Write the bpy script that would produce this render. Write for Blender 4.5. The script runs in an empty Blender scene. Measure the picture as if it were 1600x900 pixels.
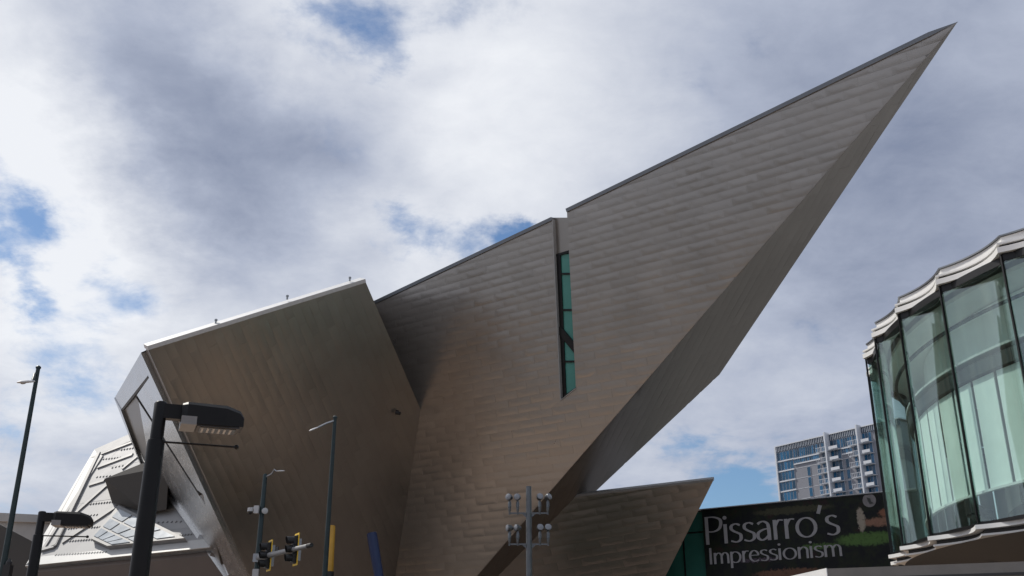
import bpy, bmesh, math, random
from mathutils import Vector as V, Matrix
random.seed(7)
S = bpy.context.scene
COL = S.collection
R = math.radians

# ------------------------------------------------------------------ camera
FPX = 1559.0; PITCH = R(21.0); CAM = V((0, 0, 1.65))
cd = bpy.data.cameras.new('camera'); cd.sensor_width = 36; cd.lens = FPX/1600*36
cd.clip_start = 0.1; cd.clip_end = 12000
co = bpy.data.objects.new('camera', cd); COL.objects.link(co)
co.location = CAM; co.rotation_euler = (math.pi/2+PITCH, 0, 0)
S.camera = co

# ------------------------------------------------------------------ world, sun, exposure
SUN_AZ, SUN_EL = -57.0, 48.0          # degrees, azimuth from +Y (forward) to the right
sdir = V((math.sin(R(SUN_AZ))*math.cos(R(SUN_EL)), math.cos(R(SUN_AZ))*math.cos(R(SUN_EL)), math.sin(R(SUN_EL))))
def ray(x, y):
    a = (x-800)/FPX; b = (450-y)/FPX
    return V((a, math.cos(PITCH)-b*math.sin(PITCH), math.sin(PITCH)+b*math.cos(PITCH)))
SKY_GAIN = 1.0
def build_world():
    w = bpy.data.worlds.new('World'); S.world = w; w.use_nodes = True
    nt = w.node_tree; N = nt.nodes; L = nt.links; N.clear()
    def nd(t, **k):
        n = N.new(t)
        for a, b in k.items(): setattr(n, a, b)
        return n
    def put(n, i, v):
        if hasattr(v, 'is_output') or isinstance(v, bpy.types.NodeSocket): L.new(v, n.inputs[i])
        else: n.inputs[i].default_value = v
    def m(op, a, b=None, c=None, clamp=False):
        n = nd('ShaderNodeMath', operation=op, use_clamp=clamp)
        put(n, 0, a)
        if b is not None: put(n, 1, b)
        if c is not None: put(n, 2, c)
        return n.outputs[0]
    def vm(op, a, b=None, out=0):
        n = nd('ShaderNodeVectorMath', operation=op); put(n, 0, a)
        if b is not None: put(n, 1, b)
        return n.outputs[out]
    def noise(vec, scale, detail=6, rough=.55, dist=0.0, out=0):
        n = nd('ShaderNodeTexNoise'); put(n, 'Vector', vec)
        n.inputs['Scale'].default_value = scale; n.inputs['Detail'].default_value = detail
        n.inputs['Roughness'].default_value = rough; n.inputs['Distortion'].default_value = dist
        return n.outputs[out]
    def smooth(x, lo, hi):
        n = nd('ShaderNodeMapRange', interpolation_type='SMOOTHSTEP'); put(n, 0, x)
        n.inputs[1].default_value = lo; n.inputs[2].default_value = hi
        return n.outputs[0]
    d = nd('ShaderNodeTexCoord').outputs['Generated']
    sky = nd('ShaderNodeTexSky', sky_type='NISHITA', sun_disc=False)
    sky.sun_elevation = R(SUN_EL); sky.sun_rotation = R(SUN_AZ)
    sky.air_density = 1.0; sky.dust_density = 0.6; sky.ozone_density = 2.0
    sx = nd('ShaderNodeSeparateXYZ'); L.new(d, sx.inputs[0])
    z = m('ADD', m('MAXIMUM', sx.outputs[2], 0.0), 0.30)
    cx = nd('ShaderNodeCombineXYZ'); L.new(m('DIVIDE', sx.outputs[0], z), cx.inputs[0]); L.new(m('DIVIDE', sx.outputs[1], z), cx.inputs[1])
    q = cx.outputs[0]
    warp = vm('SCALE', vm('SUBTRACT', noise(q, 3.2, 7, .6, 0, 1), (.5, .5, .5)))
    warp.node.inputs['Scale'].default_value = 0.23
    dw = vm('NORMALIZE', vm('ADD', d, warp))
    def blobs(lst):
        acc = None
        for x, y, sig, amp in lst:
            dirv = ray(x, y).normalized()
            k = 1.0/(sig/FPX)**2
            t = m('MULTIPLY', m('POWER', m('MAXIMUM', vm('DOT_PRODUCT', dw, tuple(dirv), 1), 0.0), k), amp)
            acc = t if acc is None else m('ADD', acc, t)
        return acc
    base = noise(vm('MULTIPLY', q, (1.0, 1.35, 1)), 1.9, 9, .6, .35)
    fine = noise(q, 6.5, 8, .62, .25)
    big = noise(vm('ADD', q, (3.1, 1.7, 0)), 1.15, 4, .5, .4)
    # thickness of the cloud deck; the gaps are where the photograph shows blue
    holes = blobs([(515, 25, 30, .24), (560, 62, 32, .30), (602, 105, 26, .26), (590, 12, 36, .16), (470, 62, 40, .12), (640, 60, 40, .12), (6, 375, 38, .44), (60, 405, 32, .34), (175, 432, 45, .28), (650, 352, 34, .40),
                   (770, 362, 40, .62), (820, 352, 24, .4), (1160, 795, 58, .62), (1080, 815, 50, .40), (20, 600, 60, .14), (70, 560, 50, .10), (0, 270, 24, .34), (30, 700, 80, .06)])
    cov = m('ADD', m('ADD', m('MULTIPLY', base, 0.85), m('MULTIPLY', fine, 1.05)), -.25)
    cov = m('SUBTRACT', cov, holes)
    c = m('MULTIPLY', smooth(cov, 0.10, 0.58), 0.98)
    # brightness of the deck: thick middles go grey, thin and sunward parts go white
    lift = blobs([(420, 75, 80, .2), (150, 350, 90, .28), (690, 390, 80, .16), (120, 490, 120, .26), (760, 60, 140, .16), (40, 90, 110, .14), (1000, 620, 90, .10),
                  (1210, 560, 110, .13), (820, 200, 160, .08), (470, 470, 120, .08), (60, 230, 100, .08)])
    drop = blobs([(300, 220, 130, .32), (420, 300, 90, .16), (230, 90, 100, .22), (1340, 330, 200, .13), (1180, 90, 110, .06), (1130, 660, 110, .10), (560, 260, 80, .10),
                  (1500, 240, 180, .13), (60, 330, 30, .05), (1500, 560, 160, .04), (330, 460, 80, .06)])
    sunny = m('MULTIPLY', m('POWER', m('MAXIMUM', vm('DOT_PRODUCT', d, tuple(sdir), 1), 0.0), 3.0), 0.26)
    br = m('ADD', m('ADD', m('MULTIPLY', m('SUBTRACT', base, .5), 0.42), m('MULTIPLY', m('SUBTRACT', fine, .5), 0.36)), m('MULTIPLY', m('SUBTRACT', big, .5), 0.25))
    br = m('ADD', br, m('ADD', 0.555, sunny))
    br = m('SUBTRACT', m('ADD', br, lift), drop)
    br = m('MINIMUM', m('MAXIMUM', br, .25), .93)
    ramp = nd('ShaderNodeValToRGB'); L.new(br, ramp.inputs[0])
    e = ramp.color_ramp.elements
    e[0].position = .2; e[0].color = (.20, .24, .35, 1)
    e[1].position = .95; e[1].color = (.90, .92, .96, 1)
    x = e.new(.5); x.color = (.44, .485, .60, 1)
    g = vm('SCALE', ramp.outputs[0]); g.node.inputs['Scale'].default_value = 10.0*SKY_GAIN
    mix = nd('ShaderNodeMix', data_type='RGBA'); L.new(c, mix.inputs[0])
    blue = vm('MULTIPLY', sky.outputs[0], (.72, .86, .98))
    L.new(blue, mix.inputs[6]); L.new(g, mix.inputs[7])
    bg = nd('ShaderNodeBackground'); L.new(mix.outputs[2], bg.inputs[0]); bg.inputs[1].default_value = 0.1
    out = nd('ShaderNodeOutputWorld'); L.new(bg.outputs[0], out.inputs[0])
    w.cycles.sampling_method = 'MANUAL'; w.cycles.sample_map_resolution = 512
build_world()
sd = bpy.data.lights.new('sun', 'SUN'); sd.energy = 3.4; sd.angle = R(.53); sd.color = (1, .95, .87)
so = bpy.data.objects.new('sun', sd); COL.objects.link(so)
so.rotation_euler = (-sdir).to_track_quat('-Z', 'Y').to_euler()
S.view_settings.view_transform = 'Standard'; S.view_settings.look = 'None'
S.view_settings.exposure = 0.0; S.view_settings.gamma = 1.0; S.view_settings.use_curve_mapping = False
S.render.engine = 'CYCLES'
S.cycles.max_bounces = 8; S.cycles.transparent_max_bounces = 16; S.cycles.glossy_bounces = 5
S.cycles.sample_clamp_indirect = 6; S.cycles.caustics_refractive = False

# ------------------------------------------------------------------ helpers: picture ray -> place
def at(x, y, Y):
    r = ray(x, y); return CAM + r*(Y/r.y)
def atz(x, y, Z):
    r = ray(x, y); return CAM + r*((Z-CAM.z)/r.z)
def hit(x, y, pl):
    o, n = pl; r = ray(x, y); return CAM + r*((o-CAM).dot(n)/r.dot(n))
def plane3(a, b, c):
    n = (b-a).cross(c-a).normalized()
    if n.dot(a-CAM) > 0: n = -n
    return (a, n)
def to_px(p):
    d = p-CAM; cp, sp = math.cos(PITCH), math.sin(PITCH)
    fw = d.y*cp+d.z*sp; up = -d.y*sp+d.z*cp
    return (800+FPX*d.x/fw, 450-FPX*up/fw)

# ------------------------------------------------------------------ materials
MATS = {}
def mat(name, col, rough=.6, metal=0.0, var=.12, scale=3.0, bump=0.0, bscale=40.0, island=0.0, spec=.5, coat=0.0, stretch=(1, 1, 1)):
    m = bpy.data.materials.new(name); m.use_nodes = True
    nt = m.node_tree; N = nt.nodes; L = nt.links
    b = N['Principled BSDF']; b.inputs['Roughness'].default_value = rough; b.inputs['Metallic'].default_value = metal
    b.inputs['Specular IOR Level'].default_value = spec; b.inputs['Coat Weight'].default_value = coat
    tc = N.new('ShaderNodeTexCoord'); mp = N.new('ShaderNodeMapping'); mp.inputs['Scale'].default_value = stretch
    L.new(tc.outputs['Object'], mp.inputs[0])
    nz = N.new('ShaderNodeTexNoise'); nz.inputs['Scale'].default_value = scale; nz.inputs['Detail'].default_value = 7; nz.inputs['Roughness'].default_value = .62
    L.new(mp.outputs[0], nz.inputs['Vector'])
    r = N.new('ShaderNodeMapRange'); L.new(nz.outputs[0], r.inputs[0])
    r.inputs[1].default_value = .25; r.inputs[2].default_value = .75; r.inputs[3].default_value = 1-var; r.inputs[4].default_value = 1+var
    fac = r.outputs[0]
    if island:
        g = N.new('ShaderNodeNewGeometry'); oi = N.new('ShaderNodeObjectInfo')
        a = N.new('ShaderNodeMath'); a.operation = 'ADD'; L.new(g.outputs['Random Per Island'], a.inputs[0]); L.new(oi.outputs['Random'], a.inputs[1])
        fr = N.new('ShaderNodeMath'); fr.operation = 'FRACT'; L.new(a.outputs[0], fr.inputs[0])
        mr = N.new('ShaderNodeMapRange'); L.new(fr.outputs[0], mr.inputs[0]); mr.inputs[3].default_value = 1-island; mr.inputs[4].default_value = 1+island
        mu = N.new('ShaderNodeMath'); mu.operation = 'MULTIPLY'; L.new(fac, mu.inputs[0]); L.new(mr.outputs[0], mu.inputs[1]); fac = mu.outputs[0]
    sc = N.new('ShaderNodeVectorMath'); sc.operation = 'SCALE'; sc.inputs[0].default_value = col[:3]; L.new(fac, sc.inputs['Scale'])
    L.new(sc.outputs[0], b.inputs['Base Color'])
    rr = N.new('ShaderNodeMapRange'); L.new(nz.outputs[0], rr.inputs[0]); rr.inputs[3].default_value = max(.02, rough-.08); rr.inputs[4].default_value = min(1, rough+.08)
    L.new(rr.outputs[0], b.inputs['Roughness'])
    if bump:
        n2 = N.new('ShaderNodeTexNoise'); n2.inputs['Scale'].default_value = bscale; n2.inputs['Detail'].default_value = 5
        L.new(mp.outputs[0], n2.inputs['Vector'])
        bp = N.new('ShaderNodeBump'); bp.inputs['Strength'].default_value = bump; bp.inputs['Distance'].default_value = .05
        L.new(n2.outputs[0], bp.inputs['Height']); L.new(bp.outputs[0], b.inputs['Normal'])
    MATS[name] = m; return m
def glass(name, tint, refl=1.0, rough=.01, ior=1.5, base=0.0):
    m = bpy.data.materials.new(name); m.use_nodes = True
    nt = m.node_tree; N = nt.nodes; L = nt.links; N.clear()
    t = N.new('ShaderNodeBsdfTransparent'); g = N.new('ShaderNodeBsdfGlossy'); g.inputs['Roughness'].default_value = rough
    tc = N.new('ShaderNodeTexCoord'); nz = N.new('ShaderNodeTexNoise'); nz.inputs['Scale'].default_value = .8; L.new(tc.outputs['Object'], nz.inputs['Vector'])
    r = N.new('ShaderNodeMapRange'); L.new(nz.outputs[0], r.inputs[0]); r.inputs[3].default_value = .92; r.inputs[4].default_value = 1.05
    s = N.new('ShaderNodeVectorMath'); s.operation = 'SCALE'; s.inputs[0].default_value = tint; L.new(r.outputs[0], s.inputs['Scale']); L.new(s.outputs[0], t.inputs[0])
    g.inputs[0].default_value = (.88, .95, .94, 1)
    lw_ = N.new('ShaderNodeLayerWeight'); lw_.inputs[0].default_value = .5
    f = N.new('ShaderNodeMath'); f.operation = 'POWER'; L.new(lw_.outputs['Facing'], f.inputs[0]); f.inputs[1].default_value = 4.0
    k = N.new('ShaderNodeMath'); k.operation = 'MULTIPLY_ADD'; L.new(f.outputs[0], k.inputs[0]); k.inputs[1].default_value = refl*.9; k.inputs[2].default_value = base; k.use_clamp = True
    bp = N.new('ShaderNodeBump'); bp.inputs['Strength'].default_value = .08; bp.inputs['Distance'].default_value = .05; L.new(nz.outputs[0], bp.inputs['Height']); L.new(bp.outputs[0], g.inputs['Normal'])
    mx = N.new('ShaderNodeMixShader'); L.new(k.outputs[0], mx.inputs[0]); L.new(t.outputs[0], mx.inputs[1]); L.new(g.outputs[0], mx.inputs[2])
    o = N.new('ShaderNodeOutputMaterial'); L.new(mx.outputs[0], o.inputs[0])
    MATS[name] = m; return m
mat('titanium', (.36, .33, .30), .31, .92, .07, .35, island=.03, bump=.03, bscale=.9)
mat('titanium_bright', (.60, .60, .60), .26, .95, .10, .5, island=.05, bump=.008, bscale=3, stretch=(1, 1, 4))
mat('titanium_body', (.24, .225, .21), .4, .9, .15, .5)
mat('coping', (.20, .21, .225), .4, .8, .1, 1.0)
mat('roof_metal', (.33, .33, .33), .6, 0.05, .07, .5, island=.05)
mat('rib_metal', (.23, .23, .23), .55, .2, .15, 2)
mat('trim_white', (.74, .74, .73), .5, 0, .06, 1.5)
mat('eave_metal', (.50, .50, .49), .5, .1, .06, 1.5)
mat('wall_brown', (.12, .092, .075), .6, .3, .12, .6)
mat('black_steel', (.005, .0055, .0065), .4, 0, .3, 6, spec=.2)
mat('black_plastic', (.010, .010, .011), .5, 0, .3, 10)
mat('dark_green_steel', (.018, .032, .034), .42, .4, .25, 5)
mat('galvanised', (.30, .315, .33), .42, .85, .15, 9)
mat('mast_steel', (.13, .14, .15), .45, .7, .15, 6)
mat('arm_grey', (.26, .26, .26), .5, .1, .1, 6)
mat('light_grey', (.60, .60, .60), .5, .1, .1, 6)
mat('camera_white', (.48, .48, .48), .45, 0, .08, 8)
mat('signal_yellow', (.78, .50, .03), .5, 0, .12, 8)
mat('post_yellow', (.52, .28, .025), .45, 0, .15, 2)
mat('post_blue', (.004, .019, .080), .4, 0, .2, 2)
mat('lens_dark', (.03, .03, .03), .15, 0, .2, 20)
mat('led_chip', (.42, .42, .41), .25, .2, .1, 20)
mat('plate_grey', (.16, .165, .17), .5, .2, .1, 9)
mat('mast_lens', (.22, .23, .25), .3, .2, .1, 20)
mat('red_lens', (.10, .008, .006), .2, 0, .2, 20); mat('amber_lens', (.14, .06, .004), .2, 0, .2, 20); mat('green_lens', (.01, .08, .04), .2, 0, .2, 20)
mat('window_frame_black', (.012, .012, .013), .4, .4, .2, 5)
mat('interior_dark', (.05, .055, .055), .7, 0, .3, 1)
mat('interior_wall', (.58, .62, .62), .7, 0, .1, .6)
mat('blind', (.84, .88, .86), .75, 0, .06, .7, stretch=(3, 3, .3))
mat('ceiling_white', (.80, .82, .80), .8, 0, .06, 1)
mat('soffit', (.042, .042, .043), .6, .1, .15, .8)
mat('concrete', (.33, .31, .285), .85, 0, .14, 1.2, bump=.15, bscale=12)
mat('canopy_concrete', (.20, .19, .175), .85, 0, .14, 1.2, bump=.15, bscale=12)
mat('added_dark_green', (.035, .048, .020), .95, 0, .3, 2, bump=.4, bscale=14)  # colour of the unseen sheet added to darken the low wing's reflections
mat('ground', (.095, .096, .094), .9, 0, .15, .12, bump=.1, bscale=4)
mat('paving', (.47, .345, .255), .85, 0, .14, .5, bump=.12, bscale=8)
mat('asphalt', (.055, .054, .053), .9, 0, .25, 1.5, bump=.3, bscale=60)
mat('kerb_stone', (.38, .36, .33), .85, 0, .12, 2)
mat('road_paint', (.72, .72, .70), .7, 0, .15, 3)
mat('tower_white', (.64, .66, .70), .6, 0, .06, .3)
mat('tower_grey', (.225, .23, .26), .75, 0, .07, .15, island=.04)
mat('letter_silver', (.33, .33, .35), .6, 0, .08, 6)
mat('emblem_grey', (.22, .21, .22), .6, 0, .35, 3)
mat('chair_dark', (.015, .015, .017), .6, 0, .2, 6)
mat('rear_grey', (.36, .355, .345), .6, .25, .12, .4)
mat('rear_dark', (.07, .065, .06), .6, .5, .15, .4)
mat('slot_glass', (.09, .30, .26), .12, 0, .15, .4, spec=.6)
glass('pavilion_glass', (.885, .97, .945), .9, .004, 1.5, .12)
mat('tower_glass', (.010, .08, .165), .10, 0, .5, .25, island=.5)
mat('link_glass', (.035, .15, .125), .15, 0, .2, .5, spec=.5)
mat('skylight_glass', (.34, .39, .44), .25, 0, .1, 1, island=.12)
M = MATS

# ------------------------------------------------------------------ mesh helpers
def frame(d, up=V((0, 0, 1))):
    d = d.normalized()
    if abs(d.dot(up)) > .995: up = V((0, 1, 0)) if abs(d.y) < .9 else V((1, 0, 0))
    s = d.cross(up).normalized(); return s, s.cross(d).normalized()
class MB:
    def __init__(s): s.v = []; s.f = []
    def add(s, vs, fs):
        k = len(s.v); s.v += [V(p) for p in vs]; s.f += [tuple(i+k for i in f) for f in fs]; return s
    def prism(s, poly, off):
        n = len(poly); off = V(off)
        vs = [V(p) for p in poly]+[V(p)+off for p in poly]
        fs = [tuple(range(n)), tuple(range(2*n-1, n-1, -1))]+[(i, i+n, (i+1) % n+n, (i+1) % n) for i in range(n)]
        return s.add(vs, fs)
    def box(s, c, x, y, z):
        c, x, y, z = V(c), V(x), V(y), V(z)
        p = [c+x*a+y*b for a, b in ((-.5, -.5), (.5, -.5), (.5, .5), (-.5, .5))]
        return s.prism([q-z*.5 for q in p], z)
    def bar(s, a, b, w, h, up=V((0, 0, 1))):
        a, b = V(a), V(b); sd_, u = frame(b-a, up)
        return s.prism([a+sd_*w*i*.5+u*h*j*.5 for i, j in ((-1, -1), (1, -1), (1, 1), (-1, 1))], b-a)
    def tube(s, pts, rad, n=12, caps=True):
        pts = [V(p) for p in pts]
        if not isinstance(rad, (list, tuple)): rad = [rad]*len(pts)
        k = len(s.v); prev = None
        for i, p in enumerate(pts):
            d = (pts[min(i+1, len(pts)-1)]-pts[max(i-1, 0)])
            if prev is None: a, b = frame(d)
            else:
                b = prev-d.normalized()*prev.dot(d.normalized())
                b.normalize(); a = d.normalized().cross(b)
            prev = b
            for j in range(n):
                t = 2*math.pi*j/n
                s.v.append(p+(a*math.cos(t)+b*math.sin(t))*rad[i])
        for i in range(len(pts)-1):
            for j in range(n):
                j2 = (j+1) % n
                s.f.append((k+i*n+j, k+i*n+j2, k+(i+1)*n+j2, k+(i+1)*n+j))
        if caps:
            s.f.append(tuple(k+j for j in range(n))[::-1]); e = k+(len(pts)-1)*n
            s.f.append(tuple(e+j for j in range(n)))
        return s
    def lathe(s, c, axis, prof, n=16):
        c = V(c); ax = V(axis).normalized()
        return s.tube([c+ax*t for t, r in prof], [max(r, .0005) for t, r in prof], n)
def mesh_of(name, mb, m, smooth=False, origin=V((0, 0, 0)), angle=40):
    me = bpy.data.meshes.new(name); me.from_pydata([tuple(p-origin) for p in mb.v], [], mb.f)
    bm = bmesh.new(); bm.from_mesh(me); bmesh.ops.recalc_face_normals(bm, faces=bm.faces)
    if smooth:
        for f in bm.faces: f.smooth = True
        for e in bm.edges:
            if len(e.link_faces) == 2 and e.calc_face_angle(0) > R(angle): e.smooth = False
    bm.to_mesh(me); bm.free()
    me.materials.append(M[m]); return me
def obj(name, me, parent=None, loc=(0, 0, 0)):
    o = bpy.data.objects.new(name, me); COL.objects.link(o); o.location = loc
    if parent: o.parent = parent
    return o
def worg(o):                        # world origin of a chain of unrotated empties
    p = V((0, 0, 0))
    while o: p += o.location; o = o.parent
    return p
def part(name, mb, m, parent, smooth=False, label=None, angle=40):
    o = obj(name, mesh_of(name, mb, m, smooth, worg(parent), angle), parent)
    if label: o['label'] = label
    return o
def tag(o, label, cat, group=None):
    o['label'] = label; o['category'] = cat
    if group: o['group'] = group
    return o
def thing(name, label, cat, loc, group=None):
    return tag(obj(name, None, None, loc), label, cat, group)
def struct(name, mb, m, smooth=False):
    o = obj(name, mesh_of(name, mb, m, smooth)); o['kind'] = 'structure'; return o
def hull(points):
    bm = bmesh.new()
    for p in points: bm.verts.new(p)
    r = bmesh.ops.convex_hull(bm, input=bm.verts)
    bmesh.ops.delete(bm, geom=list(set(g for g in r['geom_interior']+r['geom_unused'] if isinstance(g, bmesh.types.BMVert))), context='VERTS')
    bmesh.ops.dissolve_limit(bm, angle_limit=R(.5), verts=bm.verts, edges=bm.edges)
    bm.verts.index_update()
    mb = MB(); mb.add([v.co.copy() for v in bm.verts], [tuple(v.index for v in f.verts) for f in bm.faces]); bm.free()
    return mb

# ------------------------------------------------------------------ ground, road, pavements (below the frame, they light the walls)
ROT = R(-54); U = V((math.cos(R(36)), -math.sin(R(36)), 0)); NH = V((-math.cos(R(54)), -math.sin(R(54)), 0))   # street grid: along the street, towards the viewer
def sheet(name, c, lu, ln, z, m):
    c = V(c); return struct(name, MB().add([c+U*a*lu+NH*b*ln+V((0, 0, z)) for a, b in ((-.5, -.5), (.5, -.5), (.5, .5), (-.5, .5))], [(0, 1, 2, 3)]), m)
struct('ground', MB().add([(-4000, -4000, -.16), (4000, -4000, -.16), (4000, 4000, -.16), (-4000, 4000, -.16)], [(0, 1, 2, 3)]), 'ground')
rc = V((1, 31, 0))
sheet('road', rc, 700, 20, -.155, 'asphalt')
for s in (-1, 1):
    struct('pavement', MB().box(rc-NH*s*(10+.15+15)+V((0, 0, -.08)), U*700, NH*30, V((0, 0, .155))), 'paving')
    struct('kerb', MB().box(rc-NH*s*10.075+V((0, 0, -.078)), U*700, NH*.15, V((0, 0, .16))), 'kerb_stone')
sheet('added_dark_sheet', V((-.8, 49.5, 0)), 9, 9, .004, 'added_dark_green')  # unseen dark sheet, added so the low wing has something dark to reflect
for k in range(-30, 31):
    if abs(k) < 25: sheet('lane_marking', rc+U*k*9, 3, .12, -.150, 'road_paint')

# ------------------------------------------------------------------ museum: planes of its tilted volumes
a1, l1 = R(54), R(14)
N1 = V((-math.cos(a1)*math.cos(l1), -math.sin(a1)*math.cos(l1), -math.sin(l1)))
F1 = (at(745, 900, 60), N1)
h1 = lambda x, y: hit(x, y, F1)
T, E0 = h1(1495, 35), h1(745, 900)
n2 = (T-E0).cross(V((.45, .89, 0))).normalized()
if n2.dot(E0-CAM) > 0: n2 = -n2
F2 = (E0, n2)
L1, L2 = h1(657, 640), h1(618, 900)
FB = plane3(L1, L2, at(230, 543, 48)); hB = lambda x, y: hit(x, y, FB)
Bt, Bb = hB(230, 543), hB(390, 900)
FG = plane3(Bt, Bb, at(184, 619, 73)); hG = lambda x, y: hit(x, y, FG)
FC = plane3(hit(901, 774, F2), hit(824, 853, F2), at(1115, 750, 55.6)); hC = lambda x, y: hit(x, y, FC)
museum = thing('museum_building', 'angular grey titanium museum with a sharp prow pointing over the street', 'museum', (0, 62, 0))

def ground_pt(a, b):                 # continue the line a->b down to the ground
    t = (a.z+.1)/(a.z-b.z); return a+(b-a)*t

PANELS = []                          # (pixel area, plane, axes, polygon, parent part)
def clip(poly, line):                # keep the side where a*x+b*y+c >= 0
    a, b, c = line; out = []
    for i in range(len(poly)):
        p, q = poly[i], poly[(i+1) % len(poly)]
        dp, dq = a*p[0]+b*p[1]+c, a*q[0]+b*q[1]+c
        if dp >= 0: out.append(p)
        if (dp >= 0) != (dq >= 0):
            t = dp/(dp-dq); out.append((p[0]+(q[0]-p[0])*t, p[1]+(q[1]-p[1])*t))
    return out
def area2(p): return .5*sum(p[i][0]*p[(i+1) % len(p)][1]-p[(i+1) % len(p)][0]*p[i][1] for i in range(len(p)))
def half(p, q):                      # left side of p->q
    return (-(q[1]-p[1]), q[0]-p[0], (q[1]-p[1])*p[0]-(q[0]-p[0])*p[1])
def clad(parent, plane, udir, poly3, pw, ph, hole=None, gap=.004, mat_='titanium', flat=1.0):
    o, n = plane
    u = (udir-n*udir.dot(n)).normalized(); v = n.cross(u)
    P2 = lambda p: ((p-o).dot(u), (p-o).dot(v))
    poly = [P2(p) for p in poly3]
    if area2(poly) < 0: poly = poly[::-1]
    lines = [half(poly[i], poly[(i+1) % len(poly)]) for i in range(len(poly))]
    hl = None
    if hole:
        hp = [P2(p) for p in hole]
        if area2(hp) < 0: hp = hp[::-1]
        hl = [half(hp[i], hp[(i+1) % len(hp)]) for i in range(len(hp))]
    x0, x1 = min(p[0] for p in poly), max(p[0] for p in poly); y0, y1 = min(p[1] for p in poly), max(p[1] for p in poly)
    r = int(math.floor(y0/ph))
    while r*ph < y1:
        off = ((r*0.37) % 1.0)*pw*.0 + (pw*.5 if r % 2 else 0)+random.uniform(-.12, .12)*pw
        k = int(math.floor((x0-off)/pw))
        while k*pw+off < x1:
            a, b = k*pw+off+gap/2, (k+1)*pw+off-gap/2
            c, d = r*ph+gap/2, (r+1)*ph-gap/2
            pl = [(a, c), (b, c), (b, d), (a, d)]
            for ln in lines:
                pl = clip(pl, ln)
                if len(pl) < 3: break
            pieces = []
            if len(pl) >= 3:
                if hl:
                    ins = pl
                    for ln in hl:
                        if len(ins) >= 3: ins = clip(ins, ln)
                    if len(ins) >= 3 and abs(area2(ins)) > 1e-4:
                        rest = pl
                        for ln in hl:            # pieces of the panel left outside the opening
                            out = clip(rest, tuple(-x for x in ln))
                            if len(out) >= 3: pieces.append(out)
                            rest = clip(rest, ln)
                            if len(rest) < 3: break
                    else: pieces = [pl]
                else: pieces = [pl]
            for p in pieces:
                q = []
                for pt in p:
                    if not q or (abs(pt[0]-q[-1][0])+abs(pt[1]-q[-1][1])) > .01: q.append(pt)
                if len(q) >= 3 and abs(q[0][0]-q[-1][0])+abs(q[0][1]-q[-1][1]) <= .01: q.pop()
                if len(q) >= 3 and abs(area2(q)) > .02:
                    px = [to_px(o+u*s+v*t) for s, t in q]
                    vis = [min(max(s, 0), 1600) for s, _ in px], [min(max(t, 0), 900) for _, t in px]
                    PANELS.append((abs(area2(list(zip(*vis)))), o, n, u, v, q, parent, mat_, flat))
            k += 1
        r += 1
def panel_geo(rec, rnd):
    _, o, n, u, v, q, parent, m_, fl_ = rec
    cx = sum(p[0] for p in q)/len(q); cy = sum(p[1] for p in q)/len(q)
    fl_ *= min(1.0, abs(area2(q))/.45)
    k = len(q); h0 = .014; tu, tv = rnd.gauss(0, .004)*fl_, max(-.035, min(.035, rnd.gauss(-.006, .014)))*fl_
    hh = max(p[1] for p in q)-min(p[1] for p in q); dy = -hh*rnd.uniform(.02, .12)*min(1.0, abs(area2(q))/.45); bulge = rnd.uniform(.008, .020)*fl_
    pos = lambda x, y, h: o+u*x+v*y+n*(h+tu*(x-cx)+tv*(y-cy))
    vs = [o+u*x+v*y+n*.004 for x, y in q]+[pos(x, y, h0) for x, y in q]
    vs += [pos(cx+(x-cx)*.62, cy+(y-cy)*.55+dy, h0+bulge) for x, y in q]+[pos(cx, cy+dy, h0+bulge*1.2)]
    fs = []
    for i in range(k):
        j = (i+1) % k
        fs += [(i, j, k+j, k+i), (k+i, k+j, 2*k+j, 2*k+i), (2*k+i, 2*k+j, 3*k)]
    return vs, fs

# --- the prow
SLOT_L0, SLOT_L1, SLOT_R0, SLOT_R1 = h1(863, 343), h1(876, 625), h1(886, 330), h1(900, 606)
A0 = h1(540, 495.4)
G0 = G1 = h1(591.5, 1077)
q2 = hit(1124, 585, F2); r4 = hit(705, 980, F2)
back = -NH
A0b = A0+back*14; G0b = G0+back*12; 
mid = h1(886, 330)+back*13-V((0, 0, 3.0))
prow_pts = [T, A0, G0, q2, r4, A0b+V((0, 0, -2)), G0+V((-1.5, 3, 1)), mid]
prow_mb = hull(prow_pts)
# slot cut through the wall
out_ = N1*.6; dep = -N1*1.5
ext = lambda a, b, t: a+(a-b).normalized()*t
sl = [ext(SLOT_L0, SLOT_L1, 2.5), ext(SLOT_R0, SLOT_R1, 2.5), SLOT_R1, SLOT_L1]
cutter = obj('cutter', mesh_of('cutter', MB().prism([p+out_ for p in sl], dep-out_), 'titanium_body'))
tmp = obj('prow_tmp', mesh_of('prow_tmp', prow_mb, 'titanium_body'))
bo = tmp.modifiers.new('b', 'BOOLEAN'); bo.object = cutter; bo.operation = 'DIFFERENCE'; bo.solver = 'EXACT'
dg = bpy.context.evaluated_depsgraph_get()
pm = bpy.data.meshes.new_from_object(tmp.evaluated_get(dg)); pm.name = 'prow_body'
for vtx in pm.vertices: vtx.co -= museum.location
bpy.data.objects.remove(tmp); bpy.data.objects.remove(cutter)
pm.materials.clear(); pm.materials.append(M['titanium_body'])
prow = obj('prow_wing', pm, museum); prow['label'] = 'long sharp prow of the museum, grey titanium, with a tall window slot'
clad(prow, F1, U, [T, A0, G0], 1.55, .44, hole=sl, flat=.52)
clad(prow, F2, hit(960, 690, F2)-hit(1005, 600, F2), [T, G0, r4, q2], 1.6, .62, flat=.25)
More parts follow.
